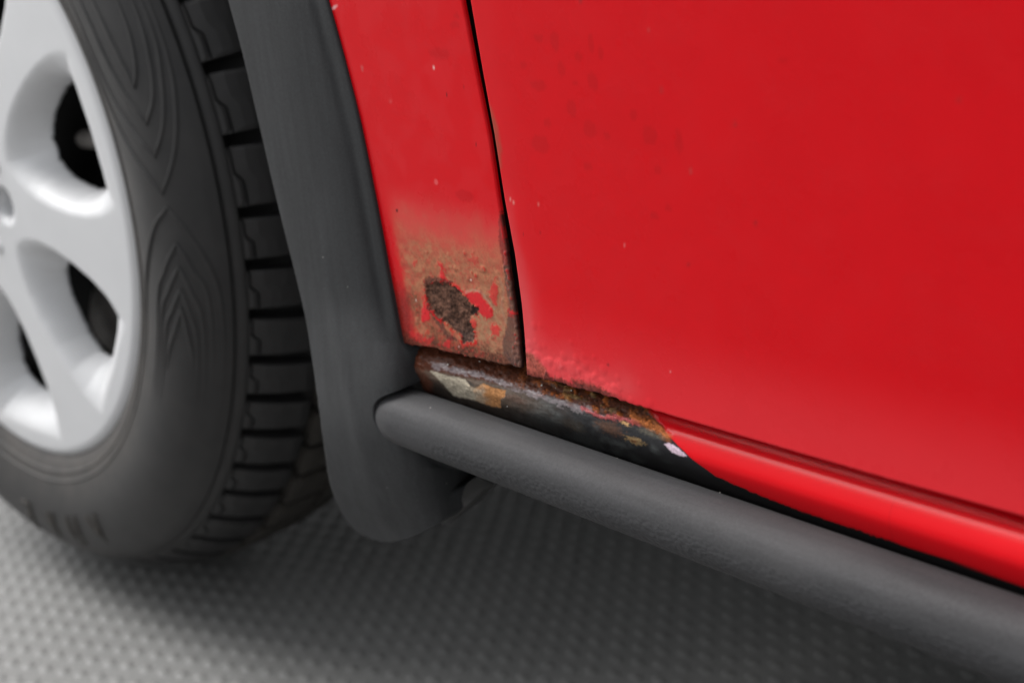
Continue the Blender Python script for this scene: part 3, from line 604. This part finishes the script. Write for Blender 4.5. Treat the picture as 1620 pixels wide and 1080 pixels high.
def build_cladding():
    #        left edge px     right edge px   y left   y right
    rows = [((362, 0), (517, 0), -.0135, -.0010), ((385, 85), (542, 90), -.0135, -.0010), ((412, 200), (568, 195), -.0135, -.0010), ((440, 320), (593, 320), -.0135, -.0008),
            ((470, 440), (614, 440), -.0135, -.0008), ((484, 500), (626, 505), -.0135, -.0008), ((490, 535), (634, 541), -.0135, -.0008), ((492, 548), (650, 560), -.0135, -.0010), ((494, 562), (653, 568), -.0135, -.0015), ((497, 582), (648, 583), -.0135, -.0020), ((500, 604), (642, 611), -.0135, -.0030),
            ((502, 620), (606, 627), -.0130, -.0060), ((504, 630), (594, 637), -.0130, -.0065), ((505, 642), (591, 648), -.0125, -.0065), ((508, 660), (594, 668), -.0120, -.0060), ((510, 680), (612, 692), -.0115, -.0030), ((512, 692), (645, 709), -.0110, .0030), ((515, 715), (700, 737), -.0100, .0120), ((520, 750), (742, 752), -.0085, .0200), ((527, 777), (717, 775), -.0070, .0180),
            ((538, 803), (709, 798), -.0050, .0175), ((547, 819), (711, 812), -.0035, .0175), ((560, 836), (694, 827), -.0015, .0160), ((583, 850), (655, 847), .0010, .0100), ((606, 857), (622, 857), .0035, .0060)]
    Rw = spline([(*a, *b, c, d) for a, b, c, d in rows], 330)
    nt_ = 44; T = np.linspace(0, 1, nt_); L = []
    PX = Rw[:, 0:1]+(Rw[:, 2:3]-Rw[:, 0:1])*T[None]; PY = Rw[:, 1:2]+(Rw[:, 3:4]-Rw[:, 1:2])*T[None]
    lv = np.array([r[0] for r in rows], float)
    Lx = np.interp(PY, lv[:, 1], lv[:, 0])
    Rx = np.interp(PY, [0, 90, 195, 320, 440, 541, 620, 680, 740, 860], [520, 545, 572, 597, 618, 637, 662, 690, 725, 745])
    def smooth(v, k): return np.interp(v, k[0], k[1])
    vv = np.arange(-80, 960, 4.0); ker = np.hanning(31); ker /= ker.sum()
    def curve(kx, ky):
        c = np.interp(vv, kx, ky); c = np.convolve(np.pad(c, 15, mode='edge'), ker, 'valid'); return np.interp(PY, vv, c)
    yl = curve([0, 320, 500, 640, 700, 790, 850, 900], [-.0120, -.0098, -.0100, -.0150, -.0150, -.0090, .0010, .004])
    yr = curve([0, 160, 320, 440, 560, 620, 740, 800, 900], [-.0078, -.0058, -.0038, -.0026, -.0028, -.0010, .0200, .0220, .020])
    Tn = np.clip((PX-Lx)/(Rx-Lx), 0, 1.2)
    Y = yl+(yr-yl)*Tn**(2+2.5*ss(470, 620, PY))
    up = ss(560, 460, PY)
    Y = Y-.0016*np.sin(np.clip(Tn, 0, 1)*math.pi)*ss(900, 600, PY)-.0006*np.exp(-((Tn-.30)/.07)**2)*ss(300, 560, PY)+.0007*np.exp(-((Tn-.86)/.05)**2)*up
    q = at(np.stack([PX.ravel(), PY.ravel()], 1), Y.ravel())
    P = np.stack([q[:, 0], Y.ravel(), q[:, 1]], 1).reshape(len(Rw), nt_, 3)
    # carry the arch on over the wheel
    cx, cz = 0.0, .30
    l0, r0 = P[0, 0], P[0, -1]
    aL = math.atan2(l0[2]-cz, l0[0]-cx); aR = math.atan2(r0[2]-cz, r0[0]-cx)
    RL = math.hypot(l0[2]-cz, l0[0]-cx); RR = math.hypot(r0[2]-cz, r0[0]-cx)
    ext = []
    for k in range(60, 0, -1):
        da = k/60*R(152); f = min(1, k/14)
        ra = RL+(.398-RL)*f; rb = RR+(.447-RR)*f
        rad = ra+(rb-ra)*T; aa = aL+da+(aR-aL)*(1-f)*T
        ext.append(np.stack([cx+rad*np.cos(aa), P[0, :, 1], cz+rad*np.sin(aa)], 1))
    P = np.concatenate([np.array(ext), P], 0)
    nr = len(P)
    # rolled lips: outer edge towards the wheel, inner edge towards the body and round the trim end
    def lip(edgeP, nxtP, depth, rr):
        out = []; d = edgeP-nxtP; d[:, 1] = 0; d /= np.linalg.norm(d, axis=1, keepdims=True)+1e-9
        for a in np.linspace(0, math.pi/2, 5)[1:]:
            o = edgeP+d*rr*math.sin(a); o = o.copy(); o[:, 1] += rr*(1-math.cos(a)); out.append(o)
        o = out[-1].copy(); o[:, 1] += depth; out.append(o); return out
    Lp = lip(P[:, 0].copy(), P[:, 2].copy(), .020, .0024)[::-1]; Rp = [P[:, -1]+np.array([0, k, 0]) for k in (.0006, .0022, .0080)]
    G = np.concatenate([np.stack(Lp, 1), P, np.stack(Rp, 1)], 1)
    nc = G.shape[1]
    part('wheel_arch_trim', G.reshape(-1, 3), gridF(nr, nc, False), M_CLAD, True, label='faded black plastic arch trim that runs down into a rounded flap')
build_cladding()

# torn black liner edge hanging behind the flap
def liner_flap():
    pts = [((738, 742), (790, 764), .040), ((735, 765), (772, 775), .044), ((722, 790), (750, 795), .048), ((708, 818), (724, 812), .052), ((700, 826), (706, 824), .054)]
    Rw = spline([(*a, *b, y) for a, b, y in pts], 30); T = np.linspace(0, 1, 8)
    PX = Rw[:, 0:1]+(Rw[:, 2:3]-Rw[:, 0:1])*T; PY = Rw[:, 1:2]+(Rw[:, 3:4]-Rw[:, 1:2])*T; Y = np.repeat(Rw[:, 4:5], 8, 1)-.004*T**3
    q = at(np.stack([PX.ravel(), PY.ravel()], 1), Y.ravel()); P = np.stack([q[:, 0], Y.ravel(), q[:, 1]], 1)
    o = part('liner_flap', P, gridF(30, 8), M_DARK, True, label='torn edge of black arch liner behind the flap')
    s = o.modifiers.new('thickness', 'SOLIDIFY'); s.thickness = .003; s.offset = 0
liner_flap()

# wheel housing, underbody and the body behind the panels
V, F = lathe([(.385, .014), (.392, .05), (.392, .255), (.06, .262)], 80, R(-14), R(194)); V[:, 2] += .30
part('arch_liner', V, F, M_LINER)
V, F = joinm([box(.46, 1.60, .055, 1.45, .20, .80), box(-.60, .46, .27, 1.45, .20, .70), box(-.62, .46, .012, 1.45, .735, .75)])
part('underbody', V, F, M_DARK, False)
V, F = joinm([box(.531, .80, .0055, .05, .2755, .86), box(.80, 1.56, .014, .05, .2755, .86)]); part('door_inner_panel', V, F, M_DARK, False)  # unseen boxes added to stop skylight leaking down behind the door skin
V, F = box(.452, .514, .0060, .05, .2765, .73); part('fender_inner_panel', V, F, M_DARK, False)  # unseen box added behind the fender skin to shut out stray skylight
V, F = box(.50, .545, .020, .054, .272, .76)
part('door_pillar', V, F, M_DARK, False)

# ---------------------------------------------------------------- the front wheel
WC = np.array([0, 0, .2915]); STEER = .0557
wheel = root('wheel', loc=tuple(WC-ORG), parent=car); wheel.rotation_euler.z = STEER
wheel['label'] = 'front wheel with silver cover and worn road tyre'
def wpart(name, V, F, m, smooth=True, **kw):
    return mesh(name, V, F, m, wheel, smooth, None, **kw)
# tyre carcass
half = spline([(.184, .006), (.190, .0000), (.197, -.0045), (.210, -.0095), (.226, -.0125), (.240, -.0115), (.252, -.0070), (.262, .0010), (.2672, .0075)], 46)
prof = np.vstack([half, [(.2680, .0088), (.2665, .0098), (.2665, .0104), (.2688, .0112), (.2706, .0150), (.2712, .0162), (.2640, .0170), (.2735, .040), (.2810, .060), (.2830, .085), (.2810, .110), (.2735, .130), (.264, .150), (.255, .168), (.235, .178), (.21, .176), (.19, .168)]])
V, F = lathe(prof, 256); wpart('tyre', V, F, M_TYRE, True)

def tread_r(y):
    y = np.asarray(y, float); return np.interp(y, [.0112, .0150, .022, .032, .045, .060, .085, .110, .13, .15, .16], [.2692, .2712, .2760, .2815, .2862, .2893, .2905, .2893, .2850, .275, .268])
def block_mesh(span, y0, y1, zig=False, dep=.0075, na=7, ny=7, cut=0.0):
    """one tread block about angle 0, from y0 to y1 across the tread; zig gives the stepped outer sipe"""
    V = []; F = []
    def patch(afun, ya, yb, na, ny):
        base = len(V); T = np.linspace(-.5, .5, na); S = np.linspace(0, 1, ny)
        for lvl in range(2):
            for t in T:
                for s in S:
                    lo, hi = ya(t), yb(t); y = lo+(hi-lo)*s; a = t*span
                    b = .0006 if (abs(abs(t)-.5) < 1e-6 or s in (0, 1)) and lvl == 0 else 0
                    a *= 1-(cut*s if t > 0 else 0)
                    r = tread_r(y)-b-(dep if lvl else 0)
                    V.append((r*math.cos(a), y, r*math.sin(a)))
        N = na*ny
        for i in range(na-1):
            for j in range(ny-1):
                q = (base+i*ny+j, base+(i+1)*ny+j, base+(i+1)*ny+j+1, base+i*ny+j+1); F.append(q)
        def wall(idx):
            for a, b in zip(idx[:-1], idx[1:]): F.append((base+a, base+a+N, base+b+N, base+b))
        wall([i*ny for i in range(na)][::-1]); wall([i*ny+ny-1 for i in range(na)])
        wall(list(range(ny))); wall([(na-1)*ny+j for j in range(ny)][::-1])
    if zig:
        st = lambda t: .0178+.0034*float(ss(.10, -.10, t))
        patch(None, st, lambda t: y1, 15, ny)
        patch(None, lambda t: .0160, lambda t: st(t)-.0011, 15, 3)
    else:
        patch(None, lambda t: y0, lambda t: y1, na, ny)
    return V, F
ANG = [80, 72.5, 65, 57, 49, 41, 33, 25, 17, 9, 1, -5, -11, -17, -22.4, -28, -34, -39.5, -46, -53, -60, -66]
a = -66
while a-6.4 > 80-360+3: a -= 6.4; ANG.append(a)
def ring(name, y0, y1, zig, gap, shift, m, lab=None):
    cache = {}
    for i in range(len(ANG)):
        a1 = ANG[i]; a0 = ANG[(i+1) % len(ANG)]
        if a0 > a1: a0 -= 360
        span = round((a1-a0)*2)/2
        if span not in cache:
            V, F = block_mesh(R(span-gap), y0, y1, zig, cut=.20 if zig else .1); o = wpart(name, V, F, m, False); cache[span] = o.data
        else:
            o = bpy.data.objects.new(name, cache[span]); COL.objects.link(o); o.parent = wheel
        # the groove sits below each listed angle
        o.rotation_euler = (0, -R((a0+a1)/2+shift-gap*.5+.0), 0)
ring('tread_block', .0178, .0500, True, 1.35, 0, M_TYRE)
ring('tread_block', .0560, .0840, False, .9, 2.2, M_DIRTY)
ring('tread_block', .0900, .1180, False, .9, 4.0, M_DIRTY)

# sidewall decoration: nested flame shaped ridges above and below the -1 degree mark
def side_y(r): return np.interp(r, half[:, 0], half[:, 1])
def ribbon(path, wid, h=.0010):
    """path rows (r, deg) -> raised rounded ribbon lying on the sidewall"""
    P = spline(path, 40); r = P[:, 0]; a = np.radians(P[:, 1])
    p = np.stack([r*np.cos(a), r*np.sin(a)], 1); d = np.gradient(p, axis=0); d /= np.linalg.norm(d, axis=1, keepdims=True)+1e-9; n = np.stack([-d[:, 1], d[:, 0]], 1)
    V = []
    tw = np.linspace(0, 1, 40); W = wid*np.minimum(1, np.minimum(tw*8+.25, (1-tw)*2.4)); h = h*np.minimum(1, (1-tw)*2.2+.02)
    for k, (o, hh) in enumerate(((-1, -.0004), (-.55, h), (.55, h), (1, -.0004))):
        q = p+n*(W*o*.5)[:, None]; rr = np.hypot(q[:, 0], q[:, 1]); V.append(np.stack([q[:, 0], side_y(rr)-hh, q[:, 1]], 1))
    V = np.stack(V, 1).reshape(-1, 3); return V, [tuple(f) for f in gridF(40, 4)]
up = []; dn = []
for tip, rt, La, Ra in ((16.5, .2450, ((.2425, 20), (.240, 26), (.240, 36)), ((.250, 19), (.253, 24), (.253, 34))),
                        (12, .2455, ((.2365, 16.5), (.231, 22), (.230, 29), (.231, 38)), ((.2535, 15), (.2575, 20), (.259, 26), (.258, 36))),
                        (8, .2450, ((.2330, 12), (.2245, 16), (.2185, 22), (.2190, 30), (.221, 38)), ((.254, 11.5), (.2595, 17), (.262, 23), (.261, 36))),
                        (3.5, .2445, ((.2300, 8), (.2180, 14), (.2125, 22), (.2115, 30), (.212, 40)), ((.2545, 7.5), (.2610, 13), (.2640, 20), (.2645, 36)))):
    up.append(ribbon([(rt, tip), *La], .0030)); up.append(ribbon([(rt, tip), *Ra], .0024))
for tip, rt, La, Ra in ((2, .2465, ((.2330, -1), (.2190, -7), (.2120, -14), (.2110, -30)), ((.2550, -1.5), (.2620, -6), (.2645, -12), (.2645, -30))),
                        (-2.5, .2480, ((.2370, -6.5), (.2280, -12), (.2235, -30)), ((.2545, -6), (.2600, -10), (.2610, -26))),
                        (-5.5, .2475, ((.2390, -9), (.2310, -14), (.2270, -30)), ((.2530, -9), (.2570, -13), (.2580, -28))),
                        (-8.5, .2470, ((.2410, -11.5), (.2340, -16), (.2310, -29)), ((.2510, -11.5), (.2540, -15), (.2550, -27))),
                        (-11, .2465, ((.2425, -14), (.2370, -18), (.2350, -22)), ((.2490, -14), (.2515, -17), (.2520, -20)))):
    dn.append(ribbon([(rt, tip), *La], .0026, .0012)); dn.append(ribbon([(rt, tip), *Ra], .0026, .0012))
for grp in (up, dn):
    for rb in grp: wpart('sidewall_ridge', *rb, M_TYRE)
# fine moulding rings by the bead and below the shoulder
for rr, ww in ((.2005, .0016), (.2065, .0012)):
    pts = []
    V, F = lathe([(rr-ww, side_y(rr-ww)+.0003), (rr-ww*.5, side_y(rr-ww*.5)-.0006), (rr+ww*.5, side_y(rr+ww*.5)-.0006), (rr+ww, side_y(rr+ww)+.0003)], 200)
    wpart('sidewall_ring', V, F, M_TYRE)
# worn raised characters, too blurred to read, low on the sidewall
for c, shape in ((-66, ((.229, 0, .252, 2.2), (.229, 3.2, .252, 1.6), (.240, .8, .241, 2.8))), (-74, ((.229, 0, .252, 1.6), (.229, 3.0, .252, 3.6), (.250, 1.4, .250, 3.6))), (-82, ((.229, .4, .252, 2.6), (.229, 2.6, .252, .6))), (-91, ((.229, 0, .252, .6), (.251, .4, .251, 3.6), (.230, .2, .230, 3.2), (.240, .3, .240, 2.6)))):
    rib = [ribbon([(a0, c-a1), ((a0+b0)/2, c-(a1+b1)/2), (b0, c-b1)], .0042, .0012) for a0, a1, b0, b1 in shape]
    wpart('tyre_letter', *joinm(rib), M_DIRTY)

# silver wheel cover
def cover():
    W0, PIT = 14.2, 360/7
    nr, ns = 230, 216; nth = ns*7
    rs = np.concatenate([np.linspace(.001, .178, nr-14), np.linspace(.1785, .1905, 14)]); th = R(W0-PIT/2)+np.arange(nth)/nth*2*math.pi
    TH, RR = np.meshgrid(th, rs, indexing='ij')
    # one window: an egg shaped opening in the face funnels down to a smaller oval hole
    egg = [(62, 0), (63.5, 4), (66, 7.5), (70, 10.5), (78, 14.5), (88, 17.2), (105, 18.8), (125, 19), (145, 18.4), (160, 17.4), (172, 15.8), (179.5, 14.4), (180, 13), (177.5, 10), (176, 6), (175.5, 0)]
    ova = [(85, 0), (86, 6), (90, 9.5), (99, 13), (110, 14.8), (125, 15.8), (140, 15.0), (150, 12.5), (156, 7), (158, 0)]
    def outline(h):
        q = [(r*math.cos(R(x)), r*math.sin(R(x))) for r, x in h]; return np.array(q+[(x, -y) for x, y in q[::-1] if y > 0])/1000
    ph = TH[:ns]-R(W0); U, W_ = RR[:ns]*np.cos(ph), RR[:ns]*np.sin(ph)
    d0 = np.clip(-psd(U, W_, outline(egg)), 0, 1); d1 = psd(U, W_, outline(ova))
    t = np.where(d1 <= 0, 1, d0/(d0+np.maximum(d1, 0)+1e-9))
    t = np.tile(t, (7, 1)); d = np.tile(np.where(d1 < 0, 2, 0), (7, 1))
    Yw = .0205*(t**1.7)*(1+.25*(1-t)*t)
    face = -.0035+.0045*(RR/.19)**2-.0025*np.exp(-(RR/.04)**2)
    face = face+.0085*np.clip((RR-.1845)/.006, 0, 1)**2
    Y = face+Yw
    # wheel bolt recesses and the small studs between them
    for q in range(5):
        for ang, rad, sgn in ((-15+72*q, .0465, 1), (15+72*q, .0495, -1)):
            cx, cz = rad*math.cos(R(ang)), rad*math.sin(R(ang)); X_, Z_ = RR*np.cos(TH)-cx, RR*np.sin(TH)-cz
            if sgn > 0: Y = Y+.020*ss(.0145, .0105, np.hypot(X_, Z_))
            else: Y = Y-.0016*ss(.0040, .0015, np.hypot(X_, Z_))
    V = np.stack([RR*np.cos(TH), Y, RR*np.sin(TH)], -1).reshape(-1, 3)
    F = gridF(nth, len(rs), wrap_u=True)
    hole = (d > 1).ravel(); F = F[~hole[F].any(1)]
    used = np.unique(F); mp = np.full(len(V), -1); mp[used] = np.arange(len(used))
    o = wpart('wheel_cover', V[used], mp[F], M_SILVER)
    s = o.modifiers.new('thickness', 'SOLIDIFY'); s.thickness = .004; s.offset = -1
    o['label'] = 'silver seven spoke wheel cover'
cover()
V, F = lathe([(.001, .058), (.06, .056), (.075, .085), (.12, .090), (.155, .080), (.168, .020), (.178, .012), (.186, .008)], 96); wpart('steel_wheel', V, F, M_STEEL)
def rod(p, q, r, n=20):
    p, q = Vector(p), Vector(q); ax = (q-p).normalized(); e1 = ax.orthogonal().normalized(); e2 = ax.cross(e1); V = []; F = []
    prof_ = [(0, .2), (0, .85), (.04, 1), (.96, 1), (1, .85), (1, .2)]
    for f, k in prof_:
        for i in range(n):
            a_ = 2*math.pi*i/n; V.append(tuple(p+(q-p)*f+(e1*math.cos(a_)+e2*math.sin(a_))*r*k))
    for j in range(len(prof_)-1):
        for i in range(n): F.append((j*n+i, j*n+(i+1) % n, (j+1)*n+(i+1) % n, (j+1)*n+i))
    F.append(tuple(range(n))[::-1]); F.append(tuple(range((len(prof_)-1)*n, len(prof_)*n))); return V, F
V, F = rod((.084, .034, .0235), (.150, .034, .026), .0058); wpart('valve_stem', V, F, M_GREY)
V = []; F = []
Vs, Fs = lathe([(.0001, -.012), (.010, -.010), (.017, -.003), (.019, .006), (.017, .018)], 28); Vs = Vs*np.array([1.5, 1, 1.5])+np.array([.045, .052, -.106]); wpart('brake_caliper', Vs, Fs, M_GREY)
for q in range(5):
    cx_, cz_ = .0465*math.cos(R(-15+72*q)), .0465*math.sin(R(-15+72*q)); V, F = rod((cx_, .010, cz_), (cx_, .040, cz_), .0085, 6); wpart('wheel_bolt', V, F, M_GREY, False)

# ---------------------------------------------------------------- grit lying on the sill ledge
def grit_mesh():
    rs = np.random.RandomState(8); parts = []
    spots = [((710, 576), .00075), ((669, 591), .0005), ((858, 609), .00085), ((829, 629), .0008), ((804, 642), .0006), ((816, 671), .0007), ((760, 571), .0005), ((905, 617), .0006), ((913, 649), .0009), ((640, 640), .0006), ((986, 730), .0004), ((1002, 743), .0004), ((1200, 803), .0008), ((1093, 766), .0006), ((978, 724), .0004), ((950, 660), .0005), ((880, 613), .0004), ((1140, 778), .0005)]
    ph = (1+5**.5)/2
    iv = np.array([(-1, ph, 0), (1, ph, 0), (-1, -ph, 0), (1, -ph, 0), (0, -1, ph), (0, 1, ph), (0, -1, -ph), (0, 1, -ph), (ph, 0, -1), (ph, 0, 1), (-ph, 0, -1), (-ph, 0, 1)])/1.9
    fi = [(0, 11, 5), (0, 5, 1), (0, 1, 7), (0, 7, 10), (0, 10, 11), (1, 5, 9), (5, 11, 4), (11, 10, 2), (10, 7, 6), (7, 1, 8), (3, 9, 4), (3, 4, 2), (3, 2, 6), (3, 6, 8), (3, 8, 9), (4, 9, 5), (2, 4, 11), (6, 2, 10), (8, 6, 7), (9, 8, 1)]
    for px, r in spots:
        y = .0015; q = at([px], [y])[0]
        parts.append((iv*r*.55*(.7+.6*rs.rand(12, 1))+np.array([q[0], y-.0004, q[1]]), fi))
    V, F = joinm(parts); o = part('grit', V, F, M_GRIT, False); o['kind'] = 'stuff'
grit_mesh()
